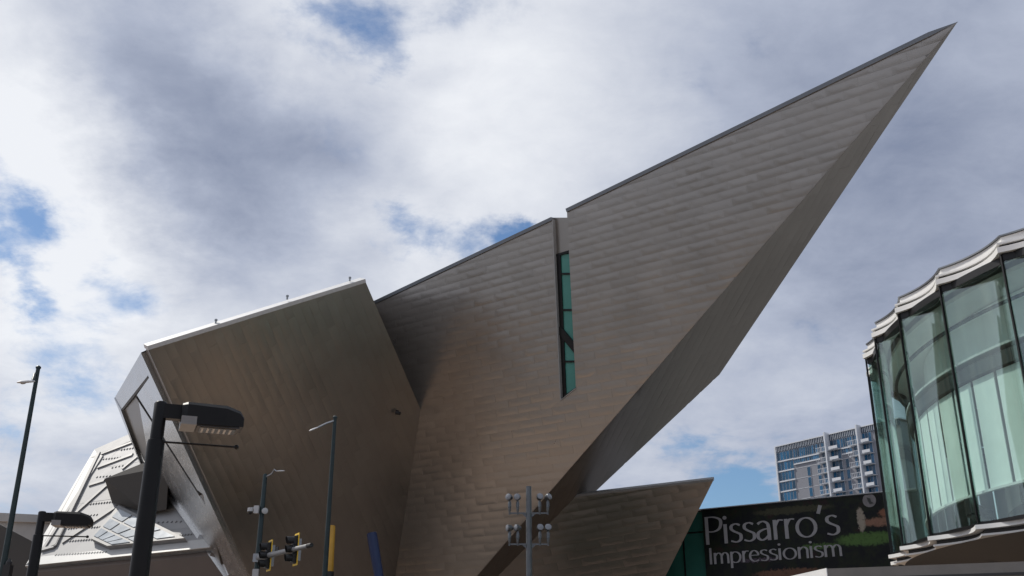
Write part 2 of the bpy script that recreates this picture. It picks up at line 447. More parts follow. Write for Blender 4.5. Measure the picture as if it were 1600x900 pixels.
# coping along the top edges
def cope(parent, a, b, n, w=.42, h=.14, drop=.06, m='coping', name='coping', tip=1.0):
    d = (b-a).normalized(); up = n.cross(d)
    if up.z < 0: up = -up
    prof = [n*.10-up*drop, n*.10+up*h, n*-w+up*h, n*-w-up*drop]
    return part(name, MB().add([a+p for p in prof]+[b+p*tip for p in prof], [(0, 1, 2, 3), (7, 6, 5, 4), (0, 4, 5, 1), (1, 5, 6, 2), (2, 6, 7, 3), (3, 7, 4, 0)]), m, parent)
d1 = (T-A0).normalized()
cope(prow, A0, SLOT_L0, N1); cope(prow, SLOT_R0, T-d1*1.2, N1); cope(prow, T-d1*1.2, T+d1*.05, N1, tip=.05)
# slot: reveal, head panel, window
rev = V(SLOT_L0-SLOT_L1).normalized()
su = (SLOT_R0-SLOT_L0); 
part('slot_reveal', MB().prism([SLOT_L0+N1*.06, SLOT_L1+N1*.06, SLOT_L1-N1*.75, SLOT_L0-N1*.75], U*.05), 'rear_grey', prow)
part('slot_coping', MB().prism([SLOT_L0-N1*.45, SLOT_L0-N1*1.6, SLOT_R0-N1*1.6-V((0, 0, .9)), SLOT_R0-N1*.45-V((0, 0, .9))], V((0, 0, .16))), 'coping', prow)
wn = thing('tmp', '', '', (0, 0, 0)); bpy.data.objects.remove(wn)
Fs = (F1[0]-N1*.24, N1); hs = lambda x, y: hit(x, y, Fs)
part('slot_head_panel', MB().prism([hs(858, 340), hs(900, 340), hs(900, 392), hs(862, 402)], -N1*.2), 'titanium', prow)
sw = part('slot_window', MB().bar(hs(873.5, 400), hs(882.5, 624), .27, .16, N1).bar(hs(868, 400), hs(900, 390), .14, .2, N1).bar(hs(876, 625), hs(912, 600), .14, .2, N1), 'window_frame_black', prow)
lft = lambda y: 874.5+(y-400)*9/224
ys = [397, 428, 484.5, 565, 624]
for i in range(4):
    part('pane', MB().prism([hs(lft(ys[i])+1, ys[i]), hs(912, ys[i]), hs(916, ys[i+1]), hs(lft(ys[i+1])+1, ys[i+1])], -N1*.03), 'slot_glass', sw)
for y in ys[1:4]:
    part('mullion', MB().bar(hs(lft(y), y), hs(914, y-.5), .11, .14, N1), 'window_frame_black', sw)
part('brace', MB().bar(hs(874, 513), hs(914, 562), .38, .3, N1), 'window_frame_black', sw)
part('slot_back', MB().prism([hs(860, 395), hs(925, 395), hs(925, 630), hs(870, 630)], -N1*.02), 'interior_dark', prow).location = -N1*.35
part('slot_sill', MB().prism([SLOT_L1+N1*.05, SLOT_R1+N1*.05, SLOT_R1-N1*1.4, SLOT_L1-N1*1.4], V((0, 0, -.05))), 'titanium', prow)

# --- the tilted block on the left of the prow
Bd = ground_pt(Bb, hB(410, 944.6)); bTR = hB(570, 438)
gl = [hG(184, 619), hG(224, 718), hG(255, 752), hG(331, 857), hG(361, 900)]
gd = Bd+(gl[4]-Bb)*.5; gd.z = -.1
blk = hull([Bt, bTR, L1, G0, Bd, gl[0], gl[1], gd, at(545, 490, 74), at(300, 620, 80), at(560, 800, 74), at(330, 780, 78)])
block = part('tilted_block', blk, 'titanium_body', museum, label='tilted brown grey titanium block left of the prow')
clad(block, FB, hB(474, 676)-hB(440, 600), [Bt, bTR, L1, G0, Bd], 1.7, .50, flat=.42)
cope(block, Bt, bTR, FB[1], .5, .10, .12, 'light_grey')
for x, y in ((339, 508), (451, 470), (549, 441)):
    c = hB(x, y)-FB[1]*.2+V((0, 0, .15)); part('roof_fixing', MB().lathe(c, (0, 0, 1), [(-.1, .05), (.05, .05), (.06, .08), (.14, .08), (.17, .03)], 10), 'galvanised', block, True)
c = hB(619, 641); part('wall_camera', MB().bar(c, c+FB[1]*.25, .08, .08).lathe(c+FB[1]*.25+V((-.15, 0, -.1)), (1, -.3, -.2), [(0, .10), (.3, .10), (.33, .05)], 12), 'black_plastic', block)
# the bright end facet with its slits
c2 = lambda x, y: hG(150+x/2.37, 520+y/2.37)
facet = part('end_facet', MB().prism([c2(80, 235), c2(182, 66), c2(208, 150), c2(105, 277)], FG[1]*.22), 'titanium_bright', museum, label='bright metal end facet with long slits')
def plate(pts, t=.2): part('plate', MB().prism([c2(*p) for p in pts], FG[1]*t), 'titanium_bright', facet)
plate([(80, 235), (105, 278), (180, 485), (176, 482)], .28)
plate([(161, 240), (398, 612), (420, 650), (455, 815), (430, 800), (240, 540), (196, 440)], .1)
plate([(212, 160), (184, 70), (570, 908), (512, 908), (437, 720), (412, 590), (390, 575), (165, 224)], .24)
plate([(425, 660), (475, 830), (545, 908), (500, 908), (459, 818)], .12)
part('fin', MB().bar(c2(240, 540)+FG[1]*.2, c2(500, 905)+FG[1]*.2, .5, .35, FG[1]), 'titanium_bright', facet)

for a, b in (((160, 234), (394, 594)), ((412, 604), (436, 668)), ((440, 702), (474, 850)), ((107, 279), (206, 160))):
    part('slit_shade', MB().bar(c2(*a)+FG[1]*.10, c2(*b)+FG[1]*.10, .16, .22, FG[1]), 'rear_dark', facet)  # dark bars laid in the gaps, their colour standing for the shade inside
# --- low wing emerging under the prow
cR, cRb = hC(1115, 750), hC(970, 1040)
cL, cLb = hC(858, 780), hC(640, 1040)
bk = lambda p, d=6: p+V((.45, .89, 0))*d
lw = hull([cR, cRb, cL, cLb, at(1085, 768, cR.y+4), at(950, 1035, cRb.y+5), bk(cL, 5)-V((0, 0, 1)), bk(cLb, 5)])
lowing = part('low_wing', lw, 'titanium_body', museum, label='small dark titanium wing low beneath the prow')
clad(lowing, FC, V((U.x, U.y, 0)), [cR, cRb, cLb, cL], 1.5, .46, flat=1.1)
cope(lowing, cL, cR, FC[1], .3, .10, .03, 'rib_metal')

# --- sunlit sloping roof behind the lamp on the left
e0, e1, t0 = at(40, 885, 76), at(338, 855, 67), at(150, 703, 86)
FD = plane3(e0, e1, t0); hD = lambda x, y: hit(x, y, FD)
k1 = lambda x, y: hD(x/2.5, 540+y/2.5)
e1 = hD(400, 848.7); t1 = hD(300, 645)
ND = FD[1]; dn = V((0, 0, -1))
ed = (e1-e0).normalized()
body = hull([e0+ed*.6+dn*.5, e1+dn*.5, t0+dn*.8, t1+dn*.8, V((e0.x+.8, e0.y+1.2, -.1)), V((e1.x, e1.y+.6, -.1)), V((t0.x, t0.y+6, -.1)), V((t1.x, t1.y+6, -.1)), t0+V((1, 6, -3)), t1+V((1, 6, -3))])
sroof = part('sloping_wing', body, 'wall_brown', museum, label='low sunlit metal roof wing behind the street lamps')
part('roof_slab', MB().prism([e0, e1, t1, t0], -ND*.45), 'roof_metal', sroof)
part('eave', MB().prism([e0+ND*.05, e1+ND*.05, e1+ND*.05+(k1(0, 835)-k1(0, 865)), k1(140, 828)+ND*.05], -ND*.62), 'eave_metal', sroof)
clad(sroof, (FD[0]+ND*.002, ND), ed, [e0, e1, t1, t0], 4.2, 2.2, mat_='roof_metal', flat=.3)
def rib(pts, w=.30, h=.14, m='rib_metal', name='roof_rib'):
    mb = MB()
    for a, b in zip(pts, pts[1:]): mb.bar(k1(*a)+ND*h*.5, k1(*b)+ND*h*.5, w, h, ND)
    part(name, mb, m, sroof)
rib([(400, 435), (170, 800)], .28); rib([(170, 803), (218, 790), (258, 705)], .3, .22); rib([(372, 415), (178, 770)], .10, .12); rib([(390, 425), (258, 700), (215, 788)], .35, .24)
rib([(362, 440), (520, 380)], .3); rib([(385, 478), (520, 428)], .35); rib([(352, 548), (410, 530)], .3); rib([(300, 655), (415, 552)], .35); rib([(245, 772), (460, 630)], .4)
rib([(480, 485), (545, 432)], .25)
part('edge_band', MB().prism([k1(372, 410), k1(400, 432), k1(170, 800), k1(105, 860)], ND*.12), 'eave_metal', sroof)
part('edge_band', MB().prism([k1(372, 410), k1(520, 345), k1(525, 372), k1(385, 432)], ND*.14), 'roof_metal', sroof)
guards = MB()
for (xa, ya, xb, yb, n) in ((405, 445, 470, 438, 7), (440, 478, 480, 470, 4), (475, 408, 530, 400, 6), (380, 515, 430, 510, 5), (355, 620, 440, 612, 9), (320, 668, 380, 662, 6), (360, 712, 410, 708, 6), (275, 765, 370, 758, 10), (220, 820, 415, 808, 19), (690, 745, 760, 738, 7), (620, 693, 760, 688, 9), (270, 717, 300, 713, 4)):
    for i in range(n):
        t = i/(n-1); p = k1(xa+(xb-xa)*t, ya+(yb-ya)*t)
        guards.bar(p+ND*.02, p+ND*.09, .13, .09, ed)
part('snow_guards', guards, 'rib_metal', sroof)['kind'] = 'stuff'
# dark dormer wedge on that roof
dm = [(408, 520), (555, 460), (660, 470), (650, 640), (575, 655), (437, 612)]
dorm = hull([at(x/2.5, 540+y/2.5, k1(x, y).y-f) for (x, y), f in zip(dm, (5.5, 7, 7, 1.2, .9, .9))]+[k1(x, y) for x, y in dm]+[k1(x, y)+V((0, 4, 0)) for x, y in dm[:3]])
part('dormer', dorm, 'rear_dark', sroof, label='dark angular dormer on the sunlit roof')
sk = [(368, 770), (475, 640), (735, 770), (432, 800)]
sky_ = part('skylight', MB().prism([k1(x, y)+ND*.05 for x, y in sk], ND*.40), 'rib_metal', sroof)
cc = lambda a, b: k1(*[sk[0][i]*(1-a)*(1-b)+sk[1][i]*a*(1-b)+sk[2][i]*a*b+sk[3][i]*(1-a)*b for i in (0, 1)])
for i in range(3):
    for j in range(4):
        g = .03; a0_, a1_, b0_, b1_ = .05+i*.3+g, .05+(i+1)*.3-g, .04+j*.23+g*.6, .04+(j+1)*.23-g*.6
        part('pane', MB().prism([cc(a0_, b0_)+ND*.46, cc(a1_, b0_)+ND*.46, cc(a1_, b1_)+ND*.46, cc(a0_, b1_)+ND*.46], ND*.04), 'skylight_glass', sky_)
# rear wing at the far left edge
m4 = lambda x, y, Y: at(x/7.5, 780+y/7.5, Y)
rw = part('rear_wing', hull([m4(-700, 130, 108), m4(640, 195, 100), m4(640, 560, 100), m4(-700, 900, 108), m4(-700, 140, 120), m4(640, 200, 114), m4(640, 900, 114), m4(-700, 1100, 120)]), 'rear_grey', museum, label='grey flat topped rear wing at the far left')
a, b = m4(-700, 125, 107.2), m4(640, 190, 99.2); part('fascia', MB().prism([a, b, m4(640, 275, 99.2), m4(-700, 240, 107.2)], V((0, .6, 0))), 'rear_grey', rw)
part('lower_face', hull([m4(-300, 140, 94), m4(0, 290, 94), m4(400, 505, 92), m4(390, 1100, 92), m4(-300, 1100, 94), m4(-300, 300, 98), m4(380, 540, 98), m4(380, 1100, 98)]), 'rear_dark', rw)

# --- make the panels: the 300 that show largest are objects, the rest one mesh
PANELS.sort(key=lambda r: -r[0])
rnd = random.Random(3)
PN = PANELS[:300]; rest = {}
for rec in PN:
    vs, fs = panel_geo(rec, rnd); mb = MB().add(vs, fs)
    part('panel', mb, rec[7], rec[6], True, angle=60)
big = MB(); bigr = MB()
for rec in PANELS[300:]:
    vs, fs = panel_geo(rec, rnd); (bigr if rec[7] == 'roof_metal' else big).add(vs, fs)
pk = part('panel_cladding', big, 'titanium', museum, True, angle=60); pk['kind'] = 'stuff'
if bigr.v:
    pk2 = part('roof_cladding', bigr, 'roof_metal', sroof, True, angle=60); pk2['kind'] = 'stuff'

# ------------------------------------------------------------------ glass link with the exhibition banner
BAN = (at(1097, 797, 60), NH.copy())
hb = lambda x, y: hit(x, y, BAN)
bl, br_ = hb(1097, 797), hb(1392, 764.5)
ztop = 10.62
link = thing('link_building', 'low dark glass link building between the museum and the glass pavilion', 'building', (bl.x, bl.y, 0))
lu0 = V((bl.x, bl.y, 0))-U*4.5; lu1 = V((bl.x, bl.y, 0))+U*13.5
wallo = -NH*.35
part('wall', MB().prism([lu0+wallo-NH*.3, lu1+wallo-NH*.3, lu1+wallo-NH*7, lu0+wallo-NH*5], V((0, 0, ztop-.06))), 'interior_dark', link)
for k in range(8):
    for j, (za, zb) in enumerate(((.2, 3.3), (3.4, 6.2), (6.3, 9.3), (9.4, ztop-.1))):
        a = lu0+U*(k*1.5+.04)+wallo; b = lu0+U*((k+1)*1.5-.04)+wallo
        if k > 3: continue
        part('pane', MB().prism([a+V((0, 0, za)), b+V((0, 0, za)), b+V((0, 0, zb)), a+V((0, 0, zb))], -NH*.04), 'link_glass', link)
for k in range(5):
    a = lu0+U*(k*1.5)+wallo; part('mullion', MB().bar(a+V((0, 0, .1)), a+V((0, 0, ztop-.1)), .07, .12, NH), 'window_frame_black', link)
part('coping', MB().prism([lu0-NH*.1+V((0, 0, ztop-.05)), lu1-NH*.1+V((0, 0, ztop-.05)), lu1-NH*1+V((0, 0, ztop-.05)), lu0-NH*1+V((0, 0, ztop-.05))], V((0, 0, .09))), 'light_grey', link)
# banner: local x along the street, local z up
zb0 = 6.2; bw = (br_-bl).length*1.0; bh = ztop-.1-zb0
def banner_mat():
    m = bpy.data.materials.new('banner_print'); m.use_nodes = True; nt = m.node_tree; N = nt.nodes; L = nt.links
    b = N['Principled BSDF']; b.inputs['Roughness'].default_value = .55; b.inputs['Specular IOR Level'].default_value = .25
    tc = N.new('ShaderNodeTexCoord')
    def noise(s, d=6, st=(1, 1, 1)):
        mp = N.new('ShaderNodeMapping'); mp.inputs['Scale'].default_value = st; L.new(tc.outputs['Object'], mp.inputs[0])
        n = N.new('ShaderNodeTexNoise'); n.inputs['Scale'].default_value = s; n.inputs['Detail'].default_value = d; n.inputs['Roughness'].default_value = .65; n.inputs['Distortion'].default_value = .5
        L.new(mp.outputs[0], n.inputs['Vector']); return n
    n1, n2_, n3 = noise(1.3), noise(5.0, 8), noise(.8, 5)
    r = N.new('ShaderNodeValToRGB'); L.new(n1.outputs[0], r.inputs[0]); e = r.color_ramp.elements
    e[0].position = .30; e[0].color = (.003, .004, .008, 1); e[1].position = .75; e[1].color = (.028, .024, .018, 1)
    x = e.new(.45); x.color = (.006, .008, .010, 1); x = e.new(.58); x.color = (.012, .018, .009, 1); x = e.new(.66); x.color = (.022, .010, .012, 1)
    sp = N.new('ShaderNodeSeparateXYZ'); ad = N.new('ShaderNodeVectorMath'); ad.operation = 'MULTIPLY_ADD'
    L.new(n2_.outputs[1], ad.inputs[0]); ad.inputs[1].default_value = (.5, 0, .5); L.new(tc.outputs['Object'], ad.inputs[2]); L.new(ad.outputs[0], sp.inputs[0])
    cur = r.outputs[0]
    def mth(op, a, b_):
        n = N.new('ShaderNodeMath'); n.operation = op
        for i, q in enumerate((a, b_)):
            if isinstance(q, (int, float)): n.inputs[i].default_value = q
            else: L.new(q, n.inputs[i])
        return n.outputs[0]
    def blob(cx, cz, rx, rz, col, soft=.5):
        nonlocal cur
        dx = mth('DIVIDE', mth('SUBTRACT', sp.outputs[0], cx+.25), rx); dz = mth('DIVIDE', mth('SUBTRACT', sp.outputs[2], cz+.25), rz)
        d = mth('ADD', mth('MULTIPLY', dx, dx), mth('MULTIPLY', dz, dz))
        k = N.new('ShaderNodeMapRange'); k.interpolation_type = 'SMOOTHSTEP'; L.new(d, k.inputs[0]); k.inputs[1].default_value = 1+soft; k.inputs[2].default_value = 1-soft
        mm = N.new('ShaderNodeMath'); mm.operation = 'MULTIPLY'; L.new(k.outputs[0], mm.inputs[0])
        k2 = N.new('ShaderNodeMapRange'); L.new(n2_.outputs[0], k2.inputs[0]); k2.inputs[1].default_value = .2; k2.inputs[2].default_value = .48; L.new(k2.outputs[0], mm.inputs[1])
        mx = N.new('ShaderNodeMix'); mx.data_type = 'RGBA'; L.new(mm.outputs[0], mx.inputs[0]); L.new(cur, mx.inputs[6]); mx.inputs[7].default_value = (*col, 1); cur = mx.outputs[2]
    W_, H_ = bw, bh
    blob(W_*.86, H_*.47, 1.6, .34, (0.082, 0.163, 0.043)); blob(W_*.62, H_*.42, 1.0, .16, (0.059, 0.114, 0.032))
    blob(W_*.93, H_*.66, .95, .22, (0.272, 0.149, 0.104)); blob(W_*.97, H_*.76, .5, .2, (0.245, 0.109, 0.069))
    blob(W_*.84, H_*.70, .20, .62, (0.354, 0.314, 0.259), .35); blob(W_*.45, H_*.12, 1.9, .22, (0.149, 0.077, 0.050)); blob(W_*.60, H_*.02, 3.2, .12, (0.038, 0.114, 0.032))
    blob(W_*.10, H_*.03, 1.5, .12, (0.038, 0.109, 0.032)); blob(W_*.5, H_*.9, 2.2, .2, (0.054, 0.054, 0.032)); blob(W_*.3, H_*.30, 1.2, .1, (0.077, 0.059, 0.082))
    L.new(cur, b.inputs['Base Color']); MATS['banner_print'] = m
banner_mat()
banner = tag(obj('exhibition_banner', None, None, V((bl.x, bl.y, zb0))), 'wide dark painted banner reading Pissarro\'s Impressionism on the link building', 'banner')
banner.rotation_euler = (0, 0, -R(36))
def bpart(name, mb, m, parent=None): return obj(name, mesh_of(name, mb, m), parent or banner)
bpart('canvas', MB().box((bw/2, 0, bh/2), V((bw, 0, 0)), V((0, .06, 0)), V((0, 0, bh))), 'banner_print')
# frame edge
bpart('hem', MB().box((bw/2, -.01, bh+.03), V((bw+.1, 0, 0)), V((0, .12, 0)), V((0, 0, .06))), 'window_frame_black')
# lettering, drawn with a broad pen (vertical strokes thicker than horizontal ones)
def crom(pts, n=7):
    p = [pts[0]]+pts+[pts[-1]]; out = []
    for i in range(1, len(p)-2):
        for k in range(n):
            t = k/n; a, b, c, d = p[i-1], p[i], p[i+1], p[i+2]
            out.append(tuple(.5*(2*b[j]+(c[j]-a[j])*t+(2*a[j]-5*b[j]+4*c[j]-d[j])*t*t+(3*b[j]-a[j]-3*c[j]+d[j])*t**3) for j in (0, 1)))
    return out+[pts[-1]]
ell = lambda cx, cy, rx, ry, n=28: [(cx+rx*math.cos(2*math.pi*k/n), cy+ry*math.sin(2*math.pi*k/n)) for k in range(n+1)]
dot = lambda cx, cy: ('dot', cx, cy, .068)
GL = {
 'P': (.62, [[(.08, 0), (.08, 1)], crom([(.08, .97), (.32, .97), (.53, .88), (.57, .72), (.50, .54), (.32, .45), (.08, .46)])]),
 'I': (.22, [[(.09, 0), (.09, 1)]]),
 'i': (.21, [[(.09, 0), (.09, .68)], dot(.09, .91)]),
 's': (.44, [crom([(.37, .60), (.24, .66), (.10, .61), (.08, .49), (.17, .40), (.28, .34), (.38, .26), (.37, .10), (.23, .02), (.05, .07)])]),
 'a': (.54, [[(.43, 0), (.43, .42)], crom([(.43, .40), (.40, .57), (.28, .66), (.16, .64), (.08, .58)]), crom([(.43, .40), (.26, .38), (.09, .28), (.07, .12), (.18, .02), (.32, .07), (.43, .18)])]),
 'r': (.36, [[(.09, 0), (.09, .68)], crom([(.09, .44), (.16, .59), (.24, .66), (.36, .65)])]),
 'o': (.70, [ell(.35, .335, .285, .325)]),
 "'": (.22, [[(.14, 1.04), (.05, .76)]]),
 'm': (.84, [[(.09, 0), (.09, .68)], crom([(.09, .46), (.20, .62), (.32, .65), (.42, .52), (.43, .30), (.43, 0)]), crom([(.43, .46), (.53, .62), (.65, .65), (.75, .52), (.76, .30), (.76, 0)])]),
 'p': (.60, [[(.09, -.30), (.09, .68)], crom([(.09, .52), (.22, .65), (.40, .62), (.52, .46), (.52, .24), (.42, .06), (.26, .02), (.09, .10)])]),
 'e': (.53, [crom([(.08, .37), (.28, .38), (.45, .39), (.42, .55), (.28, .66), (.14, .59), (.06, .40), (.08, .18), (.22, .03), (.36, .03), (.47, .09)])]),
 'n': (.56, [[(.09, 0), (.09, .68)], crom([(.09, .46), (.21, .62), (.34, .66), (.46, .54), (.47, .32), (.47, 0)])]),
}
def letter(ch, x0, z0, sx, sz, y=-.045):
    mb = MB(); d = .012
    for st in GL[ch][1]:
        if st[0] == 'dot':
            mb.prism([(x0+(st[1]+st[3]*math.cos(t*math.pi/8))*sx, y, z0+(st[2]+st[3]*math.sin(t*math.pi/8))*sz) for t in range(16)], (0, d, 0)); continue
        lp, rp = [], []
        for i, p in enumerate(st):
            a, b = st[max(i-1, 0)], st[min(i+1, len(st)-1)]
            if st[0] == st[-1] and i in (0, len(st)-1): a, b = st[-2], st[1]
            dx, dy = b[0]-a[0], b[1]-a[1]; q = math.hypot(dx, dy) or 1; dx /= q; dy /= q
            w = (.042+.066*abs(dy)**1.3)/2
            if len(st) == 2: w *= 1.06
            lp.append((p[0]-dy*w, p[1]+dx*w)); rp.append((p[0]+dy*w, p[1]-dx*w))
        k = len(mb.v); n = len(st)
        for yy in (y, y+d): mb.v += [V((x0+px*sx, yy, z0+pz*sz)) for px, pz in lp+rp]
        for i in range(n-1):
            mb.f += [(k+i, k+i+1, k+n+i+1, k+n+i), (k+2*n+i, k+2*n+i+1, k+3*n+i+1, k+3*n+i), (k+i, k+i+1, k+2*n+i+1, k+2*n+i), (k+n+i, k+n+i+1, k+3*n+i+1, k+3*n+i)]
        mb.f += [(k, k+n, k+3*n, k+2*n), (k+n-1, k+2*n-1, k+4*n-1, k+3*n-1)]
        y -= .0007
    bpart('letter', mb, 'letter_silver')
def on_banner(x, y):
    p = hb(x, y)-V((bl.x, bl.y, zb0)); return p.dot(U), p.z
def write(txt, x0px, x1px, ybase0, ycap0):
    xa, za = on_banner(x0px, ybase0); xb, _ = on_banner(x1px, ybase0); _, zc = on_banner(x0px, ycap0)
    tot = sum(GL[c][0] for c in txt); s = (xb-xa)/tot; x = xa
    for c in txt: letter(c, x, za, s, zc-za); x += GL[c][0]*s
write("Pissarro's", 1103, 1316, 851.5, 808)
write("Impressionism", 1109, 1319, 882, 856.5)
ex, ez = on_banner(1358.5, 782)
bpart('round_emblem', MB().prism([(ex+.36*math.cos(t*math.pi/12), -.045, ez+.36*math.sin(t*math.pi/12)) for t in range(24)], (0, .012, 0)), 'emblem_grey')
bpart('emblem_swirl', MB().prism([(ex+.05+x*.2, -.052, ez+z*.2) for x, z in ((-.9, .9), (.1, .5), (.2, -.3), (.9, -.9), (-.2, -1.0), (-.6, -.2))], (0, .012, 0)), 'interior_dark')

# ------------------------------------------------------------------ scalloped glass pavilion
PC = V((30.85, 34.5, 0)); PR = 17.0; NP = 38; ST = 360/NP; TH0 = -21.5
ZB, ZT = 5.80, 13.6
def pol(th, r): return PC+V((-math.cos(R(th))*r, math.sin(R(th))*r, 0))
def scallop(k, r, sag, n=10):         # one concave bay from cusp k to k+1
    a, b = TH0+k*ST, TH0+(k+1)*ST; out = []
    pa, pb = pol(a, r), pol(b, r); inw = (PC-(pa+pb)/2).normalized()
    for i in range(n+1):
        t = i/n; out.append(pa.lerp(pb, t)+inw*sag*4*t*(1-t))
    return out
pav = thing('glass_pavilion', 'raised round pavilion of scalloped green tinted glass with white rims', 'building', (PC.x, PC.y, 0))
def ring(name, r_out, r_in, z0, z1, m, sag=None, parent=None, n=10):
    mb = MB(); o_, i_ = [], []
    for k in range(NP):
        pts = scallop(k, r_out, sag, n)[:-1] if sag else [pol(TH0+(k+t/4)*ST, r_out) for t in range(4)]
        o_ += pts
    i_ = [PC+(p-PC).normalized()*r_in for p in o_]; c = len(o_)
    mb.v = [p+V((0, 0, z0)) for p in o_]+[p+V((0, 0, z1)) for p in o_]+[p+V((0, 0, z1)) for p in i_]+[p+V((0, 0, z0)) for p in i_]
    for j in range(c):
        j2 = (j+1) % c
        for q in range(4):
            q2_ = (q+1) % 4; mb.f.append((q*c+j, q*c+j2, q2_*c+j2, q2_*c+j))
    return part(name, mb, m, parent or pav, True, angle=30)
SAG = .42
ring('top_rim', PR+.12, PR-.8, ZT+.04, ZT+.22, 'trim_white', SAG)
ring('rim_joint', PR-.02, PR-.8, ZT+.22, ZT+.31, 'window_frame_black', SAG)
ring('upper_rim', PR+.10, PR-.9, ZT+.31, ZT+.37, 'trim_white', SAG)
ring('parapet', PR-.12, PR-.9, ZT+.37, ZT+.60, 'trim_white', SAG*.6)
ring('parapet_cap', PR-.06, PR-.9, ZT+.61, ZT+.66, 'coping', SAG*.6)
def disc(name, r, z, t, m, parent=None):
    mb = MB().prism([pol(360*i/96, r)+V((0, 0, z)) for i in range(96)], (0, 0, t)); return part(name, mb, m, parent or pav)
disc('roof', PR-.75, ZT+.5, .2, 'light_grey')
disc('ceiling', PR-.9, ZT-.25, .15, 'ceiling_white')
ring('head_frame', PR-.03, PR-.22, ZT-.20, ZT+.04, 'window_frame_black', SAG)
ring('bottom_frame', PR-.03, PR-.22, ZB, ZB+.10, 'window_frame_black', SAG)
ring('floor_rim', PR+.14, PR-1.2, ZB-.13, ZB, 'trim_white', SAG)
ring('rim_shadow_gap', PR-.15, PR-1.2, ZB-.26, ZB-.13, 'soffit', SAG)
ring('lower_rim', PR-.02, PR-1.2, ZB-.32, ZB-.26, 'trim_white', SAG)
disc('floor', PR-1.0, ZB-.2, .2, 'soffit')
# conical soffit and ground floor drum
mb = MB(); c = 96
mb.v = [pol(360*i/c, PR-.45)+V((0, 0, ZB-.32)) for i in range(c)]+[pol(360*i/c, PR-5)+V((0, 0, ZB-1.5)) for i in range(c)]
mb.f = [(i, (i+1) % c, c+(i+1) % c, c+i) for i in range(c)]
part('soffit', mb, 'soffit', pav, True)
ring('ground_floor_wall', PR-5, PR-5.3, -.1, ZB-1.45, 'interior_dark')
for k in range(3):
    p = pol(-28+k*14, PR-2.2)+V((0, 0, ZB-1.0)); part('downlight', MB().lathe(p, (0, 0, 1), [(-.04, .12), (.10, .12)], 14), 'light_grey', pav)
for k in range(NP):
    vis = -5 <= k <= 6
    mb = MB(); pts = scallop(k, PR-.06, SAG, 12)
    inner = [p+(PC-p).normalized()*.03 for p in pts]
    n = len(pts); poly = pts[0:n]+inner[::-1]
    for i in range(n-1):
        pass
    mb.v = [p+V((0, 0, ZB+.1)) for p in poly]+[p+V((0, 0, ZT-.2)) for p in poly]; q = len(poly)
    mb.f = [(i, (i+1) % q, q+(i+1) % q, q+i) for i in range(q)]
    for i in range(n-1): mb.f += [(i, i+1, q-2-i, q-1-i), (q+i, q+i+1, 2*q-2-i, 2*q-1-i)]
    part('glass_panel', mb, 'pavilion_glass', pav, True, angle=50)
    a = pol(TH0+k*ST, PR+.01); part('mullion', MB().bar(a+V((0, 0, ZB)), a+V((0, 0, ZT)), .05, .07, (PC-a)), 'window_frame_black', pav)
    if vis or True:
        for j in range(2):               # hung shades inside
            p, s_ = pol(TH0+(k+j*.5+.03)*ST, PR-1.5), pol(TH0+(k+j*.5+.47)*ST, PR-1.5)
            part('shade', MB().prism([p+V((0, 0, 7.15)), s_+V((0, 0, 7.15)), s_+V((0, 0, 10.75)), p+V((0, 0, 10.75))], (PC-p).normalized()*.03), 'blind', pav)
ring('shade_rail', PR-1.42, PR-1.56, 7.07, 7.15, 'trim_white')
ring('inner_beam', PR-1.35, PR-2.0, 10.8, 11.25, 'soffit')
ring('inner_beam_cap', PR-1.30, PR-2.1, 11.40, 11.48, 'light_grey')
ring('upper_drum', PR-2.2, PR-2.3, 11.48, 13.3, 'blind')
ring('light_track', PR-1.0, PR-1.12, 12.55, 12.63, 'window_frame_black')
ring('inner_wall', PR-4.5, PR-4.8, 7.3, ZT-.25, 'interior_wall')
ring('inner_wall_dark', PR-4.45, PR-4.8, ZB, 7.3, 'interior_dark')  # lower inner wall, coloured dark to stand for the glass's dark reflection
# chairs behind the lower glass
def chair(th, label, dark):
    p = pol(th, PR-1.0)+V((0, 0, ZB)); f = (PC-p).normalized(); s_ = V((-f.y, f.x, 0))
    t = thing('lounge_chair', label, 'chair', p, 'chairs behind the pavilion glass')
    part('seat', MB().box(p+V((0, 0, .42)), s_*.62, f*.6, V((0, 0, .12))), dark, t)
    part('backrest', MB().prism([p-f*.26+s_*a+V((0, 0, z)) for a, z in ((-.33, .44), (.33, .44), (.28, .92), (-.28, .92))], -f*.08), dark, t)
    for i in (-1, 1):
        part('arm', MB().box(p+s_*i*.34+V((0, 0, .58)), s_*.06, f*.55, V((0, 0, .24))), dark, t)
        for j in (-1, 1): part('leg', MB().tube([p+s_*i*.27+f*j*.24+V((0, 0, .36)), p+s_*i*.30+f*j*.28], .018, 8), 'galvanised', t)
chair(-7.5, 'dark lounge chair inside the pavilion, left of the widest full glass bay', 'chair_dark')
chair(-17.0, 'dark lounge chair inside the pavilion, behind the widest full glass bay', 'chair_dark')
